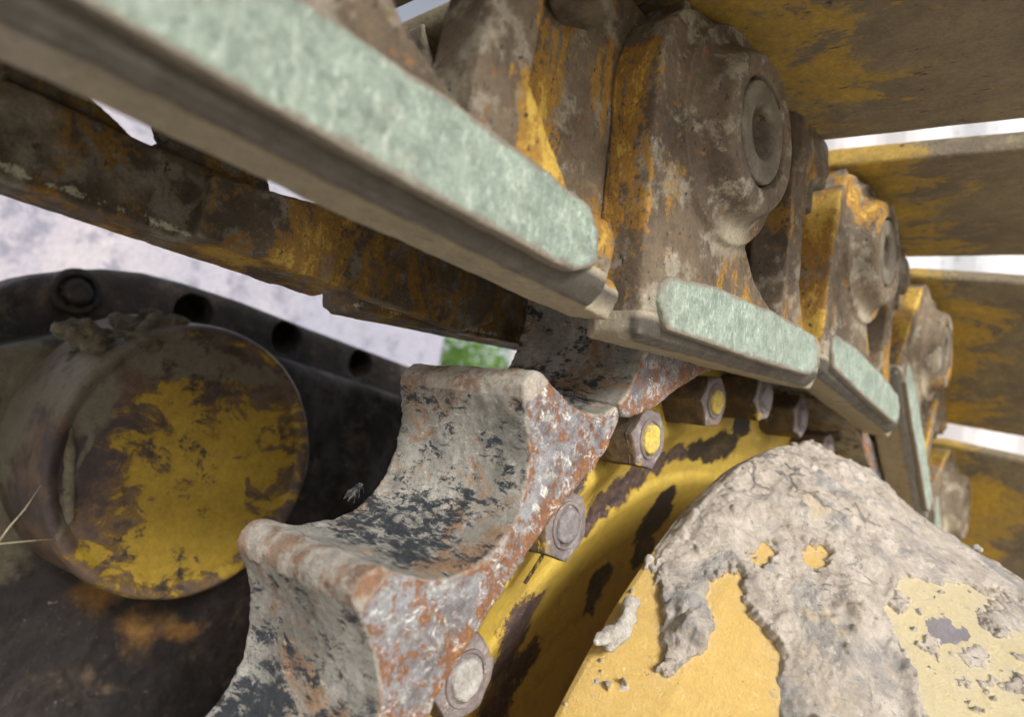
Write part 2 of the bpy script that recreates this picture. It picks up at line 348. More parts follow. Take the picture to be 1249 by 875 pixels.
def m_cap():
    k = Mt('chipped_ochre_cap_paint')
    c = k.mix(k.noise(20, 4, .6), (.34, .22, .02), (.44, .29, .03))
    und = k.mix(k.ramp(k.noise(40, 6, .7, off=3), .4, .65), (.055, .04, .04), (.15, .095, .06))
    v = k.mth('ADD', k.attr('paint'), k.mth('MULTIPLY', k.mth('SUBTRACT', k.noise(48, 6, .72, .9, off=2, stretch=(.75, 1, 1.25), rot=(0, .6, 0)), .5), 4.4)); v = k.mth('ADD', v, k.mth('MULTIPLY', k.mth('SUBTRACT', k.noise(190, 6, .8, off=22), .5), 1.3))
    c = k.mix(k.ramp(v, .10, .16), k.mix(k.ramp(v, -.35, .10), und, (.20, .12, .035)), c)
    c = k.mix(k.ramp(k.mth('ADD', k.attr('dust'), k.mth('MULTIPLY', k.mth('SUBTRACT', k.noise(60, 7, .7, off=8), .5), 1.2)), .0, .3), c, (.16, .14, .10)); c = k.mix(k.ramp(k.noise(60, 7, .8, off=28), .56, .64), c, (.05, .035, .025))
    b = k.bump(k.noise(260, 5, .7), .0005); b = k.bump(k.ramp(v, .10, .16), .0006, prev=b)
    return k.done(c, .42, 0, b)
SEG = m_segment(); GREEN = m_green(); SHOE = m_shoe(); HUB = m_hub(); NUT = m_nut(); DRUM = m_drum(); CAS = m_casing(); CAP = m_cap()
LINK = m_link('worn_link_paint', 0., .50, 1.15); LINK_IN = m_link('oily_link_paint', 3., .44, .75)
GREYEND = m_simple('grey_crusted_bolt_end', (.32, .30, .28), (.50, .48, .45), 120, .8, 0, .001, (.22, .19, .17))
YELEND = m_simple('yellow_bolt_end', (.55, .40, .06), (.62, .50, .14), 150, .6, 0, .0008, (.30, .25, .22), .56)
STEELEND = m_simple('steel_bolt_end', (.21, .19, .20), (.31, .28, .28), 150, .5, .3, .0006, (.16, .12, .11))
RUSTP = m_simple('rusty_bore', (.13, .07, .03), (.30, .15, .04), 120, .8, 0, .001)
MUD = m_simple('dried_mud_lump', (.38, .35, .31), (.52, .49, .44), 90, .95, 0, .002, (.28, .26, .24))
PIN = m_simple('pin_steel', (.125, .105, .08), (.22, .19, .145), 90, .55, .3, .0008, (.13, .08, .04))
BUSH = m_simple('bushing_steel', (.10, .085, .06), (.16, .13, .09), 60, .6, .2, .001)
DARKMUD = m_simple('damp_mud', (.12, .105, .07), (.21, .185, .13), 60, .95, 0, .003, (.06, .05, .035), .58)

# ------------------------------------------------------------------ the ground and what stands behind
def ground():
    k = Mt('pale_gravel_dirt')
    c = k.mix(k.ramp(k.noise(2, 6, .7), .35, .65), (.44, .40, .34), (.56, .52, .46))
    c = k.mix(k.ramp(k.noise(70, 4, .7), .55, .65), c, (.30, .27, .24))
    m = k.done(c, .95, 0, k.bump(k.noise(60, 5, .7), .01))
    me = grid_mesh('ground', lambda u, v: np.stack([(u - .5) * 160, (v - .5) * 160, np.full_like(u, -.56) + .02 * fbm(np.stack([u * 160, v * 160, u * 0], 1), .7, 3)], 1), 161, 161)
    link('ground', me, m, kind='structure')
ground()
# weathered pale wall behind the machine; its right end is where the view turns green
def wall():
    k = Mt('pale_weathered_render')
    c = k.mix(k.ramp(k.noise(1.6, 4, .6), .4, .6), (.27, .27, .33), (.40, .37, .40))
    c = k.mix(k.ramp(k.noise(1.4, 4, .6, off=6.3), .56, .70), c, (.55, .44, .32))
    c = k.mix(k.ramp(k.noise(22, 6, .75, off=2), .50, .62), c, (.20, .20, .25))
    m = k.done(c, .9, 0, k.bump(k.noise(60, 5, .7), .006))
    x1 = hy(542, 420, -1.15)[0]
    bm = bmesh.new(); prism_x(bm, [(-1.30, -.56), (-1.15, -.56), (-1.15, .75), (-1.16, .76), (-1.29, .76), (-1.30, .75)], x1, 2.6)
    me = bake(bm, 'pale_wall', 0, 0, .008); smooth(me, False)
    link('weathered_wall', me, m, label='blurred pale wall standing behind the left side of the machine', cat='wall')
wall()
def shed():
    k = Mt('pale_sheet_wall')
    c = k.mix(k.ramp(k.noise(1.5, 5, .6), .4, .6), (.80, .82, .86), (.85, .80, .80)); c = k.mix(k.ramp(k.noise(20, 5, .75), .58, .66), c, (.55, .50, .52))
    m = k.done(c, .8, 0, grain=0)
    bm = bmesh.new(); n = 0; pts = []
    for i in range(121):
        y = -3.2 + i * .05; pts.append((-3.2 + .01 * math.sin(i * .9), y))
    lo = [bm.verts.new((x, y, -.56)) for x, y in pts]; hi = [bm.verts.new((x, y, 2.6)) for x, y in pts]
    lb = [bm.verts.new((x - .03, y, -.56)) for x, y in pts]; hb = [bm.verts.new((x - .03, y, 2.6)) for x, y in pts]
    for i in range(120):
        bm.faces.new((lo[i], lo[i + 1], hi[i + 1], hi[i])); bm.faces.new((lb[i], hb[i], hb[i + 1], lb[i + 1])); bm.faces.new((hi[i], hi[i + 1], hb[i + 1], hb[i]))
    link('shed_wall', mesh_from(bm, 'shed_wall'), m, label='pale wall glimpsed as bright strips through the gaps between the track shoes', cat='wall')
shed()
def hedge(name, cx, cy, cz, ex, n, seed, label):
    r = np.random.default_rng(seed)
    P = r.normal(size=(n, 3)); P /= np.linalg.norm(P, axis=1)[:, None]; P *= (r.random(n) ** .4)[:, None]
    P = P * np.array(ex) * (1 + .3 * fbm(P * 3, 1.0, 3))[:, None] + np.array([cx, cy, cz])
    s = .045
    a = r.normal(size=(n, 3)); a /= np.linalg.norm(a, axis=1)[:, None]; b = np.cross(a, r.normal(size=(n, 3))); b /= np.linalg.norm(b, axis=1)[:, None]
    V = np.stack([P - a * s, P + b * s * .5, P + a * s, P - b * s * .5], 1).reshape(-1, 3)
    V[:, 2] = np.maximum(V[:, 2], -.54)
    me = bpy.data.meshes.new(name); me.from_pydata(V.tolist(), [], np.arange(n * 4).reshape(-1, 4).tolist())
    k = Mt(name + '_leaf')
    c = k.mix(k.ramp(k.noise(3, 4), .35, .65), (.10, .20, .035), (.16, .28, .06))
    k.b.inputs['Subsurface Weight'].default_value = 0
    m = k.done(c, .5, grain=0)
    tr = k.t.nodes.new('ShaderNodeBsdfTranslucent'); tr.inputs[0].default_value = (.20, .36, .06, 1); mx = k.t.nodes.new('ShaderNodeMixShader'); mx.inputs[0].default_value = .4
    k.t.links.new(k.b.outputs[0], mx.inputs[1]); k.t.links.new(tr.outputs[0], mx.inputs[2]); k.t.links.new(mx.outputs[0], k.out.inputs[0])
    link(name, me, m, label=label, cat='foliage', kind='stuff')
hedge('distant_hedge', -4.6, -5.4, .3, (3.6, .9, 1.3), 26000, 3, 'green blurred foliage seen through the gaps behind the machine')

# ------------------------------------------------------------------ drive sprocket
A0, DA = 33.0536, 360 / 28
def an(i): return R_(A0 + DA * i)
CR = -.037
YS0, YS1 = -.0532, .0143
spr = link('drive_sprocket', None, label='yellow drive sprocket with rusty toothed rim segments and a ring of bolts', cat='sprocket')
PPROF = [(0, .390), (.035, .390), (.06, .3885), (.08, .3845), (.10, .3790), (.14, .3715), (.2, .3640), (.28, .3580), (.38, .3535), (.5, .3520)]
def rr(t):
    t = abs((t - CR) % 1.0); t = min(t, 1 - t); return float(np.interp(t, [p[0] for p in PPROF], [p[1] for p in PPROF]))
def segment_mesh():
    a, b = -2.45 - .05, 1.45 + 0.013
    a = b - 3.984
    outer = []; N = 180
    for i in range(N + 1):
        t = a + (b - a) * i / N; outer.append((rr(t) * math.cos(an(t)), rr(t) * math.sin(an(t))))
    inner = []
    for i in range(N + 1):
        t = b + (a - b) * i / N
        d = min(abs(t - a), abs(t - b)); r = .3385 + max(0, (.35 - d) / .35) ** 2 * .0075
        inner.append((r * math.cos(an(t)), r * math.sin(an(t))))
    bm = bmesh.new(); prism(bm, outer + inner, YS0, YS1)
    me = bake(bm, 'sprocket_segment', .00115, 3)
    c = coords(me); r = np.hypot(c[:, 0], c[:, 2]); th = (np.degrees(np.arctan2(c[:, 2], c[:, 0])) - A0) / DA
    ph0 = (th - CR) % 1.0; dd = np.minimum(ph0, 1 - ph0)
    up_ = np.clip((YS1 - c[:, 1]) / (YS1 - YS0), 0, 1) * .0065 * np.clip((dd - .05) / .15, 0, 1) * np.clip((r - .343) / .006, 0, 1)
    c[:, 0] *= (r + up_) / r; c[:, 2] *= (r + up_) / r; setco(me, c)
    rough_up(me, .0009, 55, 4); rough_up(me, .0006, 200, 4, 3.)
    prof = np.array([rr(t) for t in th])
    ph = (th - CR) % 1.0
    rim = np.clip(1 - np.abs(r - prof) / .0022, 0, 1) * np.clip(1 - np.abs(c[:, 1] - YS1) / .003, 0, 1)
    crest = (np.minimum(ph, 1 - ph) < .075) * (r > .383)
    attr(me, 'rim', np.maximum(rim, crest * .7))
    attr(me, 'brow', np.clip(1 - np.abs(r - .341) / .008, 0, 1) * .8 + np.clip(1 - np.abs(r - prof) / .006, 0, 1) * .5 - .25)
    # black scuffs gather low in the pocket, towards its right side
    s = np.clip(1 - (np.abs(ph - .42) / .28) ** 2, 0, 1) * np.clip(1 - (np.abs(c[:, 1] + .028) / .034) ** 2, 0, 1)
    attr(me, 'scuff', s)
    return me
sm = segment_mesh()
for k in range(7):
    o = link('sprocket_segment', sm, SEG, spr); o.rotation_euler = (0, -R_(k * 360 / 7), 0)
# hub: flange ring that carries the bolts, then a dished web
def hub_mesh():
    prof = [(.350, -.052), (.350, -.046), (.342, -.036), (.337, -.030), (.333, -.0275), (.328, -.0265), (.300, -.0262), (.296, -.0262), (.293, -.027), (.288, -.031), (.280, -.037), (.270, -.0415),
            (.262, -.044), (.258, -.043), (.254, -.044), (.240, -.052), (.215, -.066), (.18, -.078), (.12, -.084)]
    pr = []
    for (r0, y0), (r1, y1) in zip(prof[:-1], prof[1:]):
        n = max(1, int(math.hypot(r1 - r0, y1 - y0) / .0016))
        for i in range(n): pr.append((r0 + (r1 - r0) * i / n, y0 + (y1 - y0) * i / n))
    pr.append(prof[-1]); pr = np.array(pr)
    def Pf(u, v):
        k = v * (len(pr) - 1); r = np.interp(k, np.arange(len(pr)), pr[:, 0]); y = np.interp(k, np.arange(len(pr)), pr[:, 1]); t = -u * 2 * math.pi
        return np.stack([r * np.cos(t), y, r * np.sin(t)], 1)
    me = grid_mesh('hub', Pf, 1100, len(pr))
    bm = bmesh.new(); bm.from_mesh(me); bmesh.ops.remove_doubles(bm, verts=bm.verts, dist=1e-6)
    bmesh.ops.recalc_face_normals(bm, faces=bm.faces); bm.to_mesh(me); bm.free(); smooth(me)
    rough_up(me, .0009, 30, 4, 1.)
    c = coords(me)
    # raised bead running from between the bolts down the flange
    yr = pr[::-1]
    def H(px, py, y=None):
        d = ray(px, py)
        for k in np.arange(.15, .8, .001):
            P = CAM + k * d; r = math.hypot(P[0], P[2])
            if r < .345 and P[1] < np.interp(r, yr[:, 0], yr[:, 1]): return tuple(P)
        return tuple(hy(px, py, -.026))
    blobs(me, 'chip', [(H(630, 765), .015), (H(622, 795), .018), (H(612, 830), .018), (H(605, 860), .018), (H(600, 880), .018), (H(648, 745), .010), (H(640, 810), .014),
                       (H(752, 600), (.016, .015, .009)), (H(728, 622), .010), (H(775, 580), (.016, .015, .008)), (H(800, 565), (.016, .015, .007)), (H(825, 552), (.016, .015, .006)),
                       (H(715, 640), .007), (H(700, 592), (.008, .01, .007))], .006, 80)
    blobs(me, 'black', [(H(795, 640), .018), (H(784, 672), .013), (H(806, 615), .014), (H(730, 708), .014), (H(722, 732), .011), (H(875, 545), (.028, .04, .011)), (H(850, 548), (.016, .03, .008)), (H(905, 520), (.014, .02, .007))], .006, 80)
    return me
link('hub', hub_mesh(), HUB, spr)
bm = bmesh.new(); lathe(bm, 0, 0, [(.346, -.0515), (.340, -.0535), (.290, -.060), (.20, -.10), (.12, -.14), (.12, -.11), (.27, -.062), (.300, -.048), (.346, -.0485)], 120, cap=False)
me = bake(bm, 'hub_back', 0, 0); attr(me, 'dust', np.full(len(me.vertices), -1.)); attr(me, 'ochre', np.full(len(me.vertices), -1.)); link('hub_back', me, CAS, spr)
# cast bead and raised cast letters beside the segment edge
bm = bmesh.new(); tube(bm, [hy(662, 678, -.0266), hy(650, 697, -.0264), hy(640, 712, -.0266)], .0009, 8); me = mesh_from(bm, 'cast_bead'); smooth(me)
attr(me, 'chip', np.full(len(me.vertices), .0)); attr(me, 'black', np.full(len(me.vertices), -1.)); link('cast_bead', me, HUB, spr)
def cast_text(body, px, py, size, ang):
    cu = bpy.data.curves.new('cast_letters', 'FONT'); cu.body = body; cu.size = size; cu.extrude = .0008; cu.bevel_depth = .0002; cu.space_character = 1.35
    o = bpy.data.objects.new('tmp', cu); COL.objects.link(o)
    dg = bpy.context.evaluated_depsgraph_get(); dg.update(); me = bpy.data.meshes.new_from_object(o.evaluated_get(dg)); bpy.data.objects.remove(o)
    P = hy(px, py, -.0256); t = Vector((math.cos(ang), 0, math.sin(ang))); n = Vector((0, 1, 0)); u = n.cross(t)
    M = Matrix(((t.x, u.x, n.x, P[0]), (t.y, u.y, n.y, P[1]), (t.z, u.z, n.z, P[2]), (0, 0, 0, 1)))
    me.transform(M); me.name = 'cast_letters'; return me
p0, p1 = hy(584, 738, -.026), hy(622, 684, -.026)
me = cast_text('CLUPPO', 597, 742, .0062, math.atan2(p1[2] - p0[2], p1[0] - p0[0]))
attr(me, 'chip', np.full(len(me.vertices), -1.)); attr(me, 'black', np.full(len(me.vertices), -1.))
link('cast_letters', me, HUB, spr)
# nuts
def hexpts(r, rot=0): return [(r * math.cos(R_(60 * i) + rot), r * math.sin(R_(60 * i) + rot)) for i in range(6)]
bm = bmesh.new(); prism(bm, hexpts(.0158), -.029, -.0006); nutm = bake(bm, 'nut', .0006, 1)
c = coords(nutm); r = np.hypot(c[:, 0], c[:, 2]); yy = c[:, 1].copy()
yy = np.where((yy > -.004) & (r > .0128), yy - (r - .0128) * .5, yy); c[:, 1] = yy; setco(nutm, c); rough_up(nutm, .0005, 160, 3)
bm = bmesh.new(); lathe(bm, 0, 0, [(.0072, -.003), (.0072, .0006), (.0066, .0014), (.004, .0018), (.0005, .0018)], 32); endm = bake(bm, 'bolt_end', .0006, 2); rough_up(endm, .0007, 260, 3)
bm = bmesh.new(); lathe(bm, 0, 0, [(.0100, -.002), (.0100, -.0001), (.0096, .0003), (.0088, .0003), (.0080, -.0007), (.0080, -.002)], 40); ringm = bake(bm, 'washer_face', .0005, 2); rough_up(ringm, .0004, 200, 3)
ends = {}
for nm, mt in (('g', GREYEND), ('y', YELEND), ('s', STEELEND)):
    ends[nm] = endm.copy(); ends[nm].name = 'bolt_end'; ends[nm].materials.append(mt)
ringm.materials.append(NUT)
for i in range(28):
    n = link('nut', nutm, NUT, spr); r = .3144
    n.location = (r * math.cos(an(i)), 0, r * math.sin(an(i))); n.rotation_euler = (0, -(an(i) + R_([12, 25, 3, 40, 18, 33, 50][i % 7])), 0)
    link('washer_face', ringm, None, n)
    link('bolt_end', ends['g' if i == 0 else 'y' if i in (2, 3) else 's'], None, n)
# inner drum of the sprocket, a dark drum between the rim and the machine
bm = bmesh.new(); lathe(bm, 0, 0, [(.12, -.13), (.12, -.30), (.17, -.34), (.17, -.36)], 72)
me = bake(bm, 'axle_hub', .004, 2); attr(me, 'dust', np.full(len(me.vertices), -1.)); attr(me, 'ochre', np.full(len(me.vertices), -1.)); link('axle_hub', me, CAS, spr)

# ------------------------------------------------------------------ final drive cover (tapered drum under dried mud)
DP = [(.268, .0165), (.2805, .0165), (.2840, .0180), (.2845, .0205), (.2835, .024), (.274, .050), (.259, .075), (.245, .10), (.231, .13), (.214, .17), (.19, .22)]
def drum():
    dl = np.array(DP); seg = np.hypot(np.diff(dl[:, 0]), np.diff(dl[:, 1])); L = np.concatenate([[0], np.cumsum(seg)])
    T0, T1 = R_(8), R_(108)
    def prof(s): return np.interp(s, L, dl[:, 0]), np.interp(s, L, dl[:, 1])
    S1 = L[-1] * .86
    def Pf(u, v):
        s = v * S1; r, y = prof(s); t = T1 + (T0 - T1) * u
        return np.stack([r * np.cos(t), y, r * np.sin(t)], 1)
    me = grid_mesh('tapered_drum', Pf, 1150, 430)
    c = coords(me); n = normals(me)
    sg = np.sign(n[:, 0] * c[:, 0] + n[:, 2] * c[:, 2] + 1e-9)
    if np.median(sg) < 0: me.flip_normals(); n = -n
    # picture-plane outline of the mud crust, carried onto the drum surface
    cc = c - CAM; z = cc @ FW; px = 624.5 + F * (cc @ RT) / z; py = 437.5 + F * (cc @ DN) / z
    wq = fbm(c, 45, 5, .6); wq2 = fbm(c + 9, 45, 5, .6)
    X = px + wq * 26 + 9 * fbm(c + 2, 260, 4, .6); Y = py + wq2 * 26 + 9 * fbm(c + 7, 260, 4, .6)
    def poly(pts):
        pts = np.array(pts, float); ins = np.zeros(len(X), bool); d = np.full(len(X), 1e9)
        for i in range(len(pts)):
            a, b = pts[i], pts[(i + 1) % len(pts)]
            with np.errstate(divide='ignore', invalid='ignore'):
                cr = ((a[1] > Y) != (b[1] > Y)) & (X < (b[0] - a[0]) * (Y - a[1]) / (b[1] - a[1] + 1e-12) + a[0])
            ins ^= cr
            ab = b - a; t = np.clip(((X - a[0]) * ab[0] + (Y - a[1]) * ab[1]) / (ab @ ab), 0, 1)
            d = np.minimum(d, np.hypot(X - a[0] - t * ab[0], Y - a[1] - t * ab[1]))
        return np.where(ins, d, -d)
    A = poly([(700, 470), (1300, 470), (1300, 760), (1249, 745), (1175, 715), (1120, 705), (1098, 720), (1085, 752), (1090, 790), (1108, 830), (1125, 880), (1130, 960), (958, 960), (950, 860), (944, 810), (928, 770), (912, 745), (908, 712), (896, 704), (868, 712), (862, 730), (866, 770), (850, 806), (828, 822), (806, 828), (790, 815), (802, 800), (806, 760), (800, 700), (790, 668)])
    A = np.maximum(A, poly([(1190, 735), (1225, 728), (1249, 745), (1245, 775), (1215, 770), (1190, 752)]))
    A = np.maximum(A, poly([(1170, 785), (1195, 780), (1203, 805), (1185, 815), (1172, 805)]))
    A = np.maximum(A, poly([(1220, 830), (1249, 825), (1249, 852), (1225, 850)]))
    A = np.maximum(A, poly([(1165, 830), (1182, 835), (1180, 845), (1166, 842)]))
    A = np.maximum(A, np.minimum((fbm(c + 31, 160, 4, .6) - .30) * 70, 4) - 30 * np.clip((np.abs(px - 742 + (py - 810) * .2) - 12) / 12, 0, 1))
    spots = (fbm(c + 21, 95, 4, .6) - .26) * 120 - 40 * np.clip((1085 - px) / 30, 0, 1)
    A = np.maximum(A, np.minimum(spots, 5))
    for (ex, ey, er) in ((925, 685, 13), (985, 685, 17)):
        A = np.minimum(A, np.hypot((X - ex), (Y - ey) * 1.2) - er)
    pale = np.clip((px - 1040) / 60, -1, 1)
    attr(me, 'pale', pale)
    attr(me, 'bare', 1 - np.hypot((X - 1155) / 24, (Y - 768) / 18))
    attr(me, 'mud', np.clip(A / 14, -1, 1))
    edge = np.clip((A + 1) / 7, 0, 1); edge = edge * edge * (3 - 2 * edge)
    thick = np.clip(A / 60, 0, 1)
    q = c
    h = .0020 + .0025 * thick + .0040 * fbm(q, 34, 4, .5) + .0018 * fbm(q + 3, 75, 4, .5, True) + .0010 * (fbm(q + 4, 330, 4, .6) + .2) * np.clip(.35 + 2.2 * fbm(q + 2, 30, 3), 0, 1.6)
    lump = np.clip(fbm(q + 8, 75, 3, .5) - .30, 0, 1) * .011
    wr = fbm(q * np.array([1, .5, 1]) + 6, 140, 3, .5, True); h += .0006 * wr
    for (lx, ly, lr, lh) in ((838, 775, 24, .0065), (838, 740, 18, .003), (1160, 692, 20, .003), (1010, 650, 20, .002), (985, 600, 30, .0022), (872, 650, 30, .0028), (945, 560, 26, .0015), (1030, 770, 30, .0022), (1220, 750, 26, .0016), (1188, 795, 18, .0012), (1237, 840, 20, .0012), (1120, 830, 14, .003)):
        h += lh * np.exp(-(((px - lx) ** 2 + (py - ly) ** 2) / lr ** 2) * (1 + .4 * wq)) * (1 + .35 * fbm(q, 260, 3))
    ridge = np.exp(-((px - (1100 - (py - 740) * -.10)) / 10) ** 2) * (py > 735) * .0022
    near = np.clip((1150 - px) / 120, .35, 1)
    h = np.maximum(h * near + lump * near + ridge, .0006) * edge
    damp = np.clip((c[:, 1] - .0185) / .006, .15, 1)     # thin at the lip
    c2 = c + n * (h * damp)[:, None] + n * (.0003 * fbm(q, 60, 3))[:, None]
    setco(me, c2)
    return me
cov = link('final_drive_cover', None, label='tapered yellow drum cover caked in pale dried mud, in front of the bolts', cat='cover')
dm = drum(); link('tapered_drum', dm, DRUM, cov, label='pale yellow drum surface under a thick cracked mud crust')
# rest of the closed drum, back disc
bm = bmesh.new(); lathe(bm, 0, 0, [(.10, .0155), (.2795, .0155), (.2795, .0185), (.27, .05), (.254, .075), (.24, .10), (.226, .13), (.208, .17), (.185, .22), (.05, .225)], 120)
me = bake(bm, 'drum_core', 0, 0)
for nme in ('pale', 'bare', 'mud'): attr(me, nme, np.full(len(me.vertices), -1.))
link('drum_core', me, DRUM, cov)
def mud_lump(pts, name='mud_clod', amp=.0035, mat=MUD, parent=cov, vox=.0011, seed=0.):
    bm = bmesh.new()
    for p, r in pts: ball(bm, p, r, 2)
    me = bake(bm, name, vox, 3); rough_up(me, amp, 110, 5, seed); rough_up(me, amp * .35, 380, 4, seed); return link(name, me, mat, parent)
H = lambda px, py, y: tuple(hy(px, py, y))
def on_drum(px, py, lift=0.0):
    d = ray(px, py); ys = [q[1] for q in DP[3:]]; rs = [q[0] for q in DP[3:]]; best = None
    for k in np.arange(.06, .8, .0006):
        P = CAM + k * d; r = math.hypot(P[0], P[2]); y = P[1]
        if y < .0165: break
        g = r - float(np.interp(y, ys, rs))
        if best is None or g < best[0]: best = (g, P)
        if g < lift: break
    return tuple(best[1])
mud_lump([((H(px, py, .0275)), r) for px, py, r in ((733, 779, .0030), (744, 774, .0042), (756, 765, .0042), (765, 751, .0038), (771, 737, .0030), (742, 787, .0028), (728, 784, .0020), (752, 775, .0036))], seed=1., amp=.0028)
mud_lump([(on_drum(px, py, .001), r) for px, py, r in ((1152, 702, .0020), (1162, 692, .0028), (1168, 700, .0022))], seed=2., amp=.0014, vox=.0006)
mud_lump([(on_drum(px, py, .0), r) for px, py, r in ((968, 545, .003), (980, 547, .0032), (990, 552, .0024))], seed=3., amp=.0018)
mud_lump([(on_drum(px, py, .0), r) for px, py, r in ((792, 684, .0026), (788, 694, .0018))], seed=4., amp=.0013)
mud_lump([(on_drum(px, py, .0), r) for px, py, r in ((836, 738, .0022), (842, 752, .003), (846, 770, .0042), (838, 785, .0040), (848, 792, .003), (830, 800, .0022), (815, 806, .002))], seed=5., amp=.0026, vox=.0009)
for q, (px, py, r) in enumerate(((1188, 795, .0013), (1182, 802, .0010), (1232, 838, .0012), (1212, 752, .0014), (1222, 746, .0010), (1110, 640, .0022), (1010, 606, .0024), (1190, 668, .0016), (905, 600, .002), (1065, 845, .0013), (965, 790, .0018), (1040, 700, .0016), (1100, 735, .0014), (760, 838, .0011), (728, 832, .0010))):
    mud_lump([(on_drum(px, py, .0), r), (on_drum(px + 5, py + 3, .0), r * .8), (on_drum(px - 4, py + 4, .0), r * .6)], seed=10. + q, amp=r * .7, vox=max(.0004, r * .22))

# ------------------------------------------------------------------ track chain
chain = link('track_chain', None, label='heavy steel track chain with pale green worn rails running over the sprocket', cat='track chain')
BX, BZ = -.0055, -.0045
def make_link_mesh(mirror, cx=0.0):
    bm = bmesh.new()
    # rail with a chamfered tread
    prism_x(bm, [(.0165, -.0955), (.037, -.0965), (.0425, -.0905), (.0435, -.074), (.040, -.068), (.0165, -.068)], -.134, .047)
    prism(bm, [(.049, -.094), (.0515, -.06), (.052, .0), (.050, .012), (.0455, .022), (.038, .030), (.026, .0345), (.008, .0365), (-.012, .040), (-.034, .040), (-.036, .012), (-.026, -.020), (-.029, -.042), (-.042, -.056), (-.066, -.066), (-.066, -.094)], .020, .041)
    cyl(bm, BX, BZ, .0440, .018, .0442, 56)
    prism(bm, [(-.124, -.094), (-.050, -.094), (-.070, -.072), (-.084 + cx, -.056), (-.086 + cx, -.02), (-.080 + cx, .040), (-.112 + cx, .040), (-.105 + cx, -.01), (-.105 + cx, -.045), (-.116 + cx * .3, -.066)], .019, .039)
    prism(bm, [(.03, .030), (.03, .0400), (-.118, .0400), (-.118, .030), (-.09, .020), (-.04, .020)], .018, .036)
    prism_x(bm, [(.018, .012), (.040, .012), (.042, .022), (.040, .040), (.018, .040)], -.130, -.085)
    # pin boss
    lathe(bm, BX, BZ, [(.042, .040), (.0350, .0470), (.0318, .0545), (.0300, .0560), (.0222, .0560), (.0214, .0525), (.0205, .0400), (.0010, .0400)], 64)
    # inner eye that takes the next pin
    cyl(bm, -.209, 0, .040, .003, .0155, 48); prism(bm, [(-.209, -.034), (-.10, -.09), (-.10, .03), (-.209, .034)] if not mirror else [(-.209, -.034), (-.18, -.05), (-.18, .03), (-.209, .034)], .004, .021)
    prism_x(bm, [(.0165, -.0955), (.034, -.0965), (.0375, -.088), (.034, -.082), (.0165, -.082)], -.150, -.11)
    if mirror: prism(bm, [(-.09, -.0945), (-.216, -.0945), (-.234, -.085), (-.242, -.066), (-.242, -.03), (-.175, -.028), (-.158, -.046), (-.13, -.066), (-.09, -.072)], .0085, .0185)
    if mirror:
        for v in bm.verts: v.co.y = -.056 - v.co.y
    me = bake(bm, 'link', .0013, 3)
    rough_up(me, .0008, 28, 3, 2.); rough_up(me, .00045, 150, 4, 4.)
    c = coords(me)
    attr(me, 'paint', np.maximum(np.clip((c[:, 0] - .0485) / .0015, -0.25, 1.2) * (c[:, 1] > .022), np.clip((-.080 - c[:, 0]) / .01, -.3, .35)) if not mirror else np.zeros(len(c)))
    # thick crusted paint near the shoe, dried dust low on the body near the rail
    if not mirror: attr(me, 'dust', np.where((c[:, 2] < -.086), .75, -.4 + 1.0 * np.clip(1 - np.hypot((c[:, 0] + .01) / .035, (c[:, 2] + .045) / .02), 0, 1)))  # tan tread underside also set here, with ground bounce put into its colour
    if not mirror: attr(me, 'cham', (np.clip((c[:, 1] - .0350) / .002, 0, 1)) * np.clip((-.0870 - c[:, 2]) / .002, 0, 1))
    else: attr(me, 'gleam', np.clip(1 - np.hypot((c[:, 1] + .0735) / .0045, (c[:, 2] + .0925) / .0026) + .45 * fbm(c, 90, 4) + .1, -1, 1))
    if mirror: attr(me, 'dust', np.clip(-(c[:, 2] + .05) * 0 + 1.2 * fbm(c, 30, 4) + .3 * (c[:, 2] > -.055) - .25, -1, 1))
    return me
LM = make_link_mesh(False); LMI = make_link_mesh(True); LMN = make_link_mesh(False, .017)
PADP = [(.045, -.0815), (.045, -.0755), (.0385, -.0715), (.0, -.0680), (-.057, -.0675), (-.116, -.0700), (-.1225, -.0760), (-.124, -.0860), (-.113, -.0915), (-.104, -.0920), (-.028, -.0920), (.037, -.0910)]
def pad_mesh():
    bm = bmesh.new(); prism(bm, PADP, .038, .0452)
    me = bake(bm, 'rail_face', .0009, 4); rough_up(me, .0005, 60, 4); c = coords(me)
    d = np.full(len(c), 1e9); P = np.array(PADP)
    for i in range(len(P)):
        a, b = P[i], P[(i + 1) % len(P)]; ab = b - a; q = c[:, [0, 2]]; t = np.clip(((q - a) @ ab) / (ab @ ab), 0, 1); d = np.minimum(d, np.linalg.norm(q - a - t[:, None] * ab, axis=1))
    attr(me, 'rim', np.clip(1 - d / .0032, 0, 1) + .25 * fbm(c, 200, 3)); return me
PAD = pad_mesh(); PAD.materials.append(GREEN)
bm = bmesh.new(); lathe(bm, BX, BZ, [(.0205, .038), (.0205, .0550), (.0195, .0556), (.0115, .0556), (.0100, .0540), (.0092, .0480), (.0092, .0430), (.0005, .0430)], 48); PINM = bake(bm, 'pin', .0007, 2); rough_up(PINM, .0003, 120, 3); PINM.materials.append(PIN)
bm = bmesh.new(); cyl(bm, BX, BZ, .0086, .041, .0462, 24); PLUG = bake(bm, 'bore_plug', .0008, 2); rough_up(PLUG, .0010, 200, 3); PLUG.materials.append(RUSTP)
bm = bmesh.new(); cyl(bm, 0, 0, .028, -.0565, .017, 40); BM_ = bake(bm, 'bushing', .002, 2); rough_up(BM_, .0006, 60, 3); BM_.materials.append(BUSH)
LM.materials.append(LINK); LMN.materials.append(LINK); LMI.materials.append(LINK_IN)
bm = bmesh.new(); prism_x(bm, [(-.24, .0385), (.20, .0385), (.20, .052), (-.24, .052)], -.117, .044)
SHM = bake(bm, 'track_shoe', .0025, 4); rough_up(SHM, .0007, 22, 4)
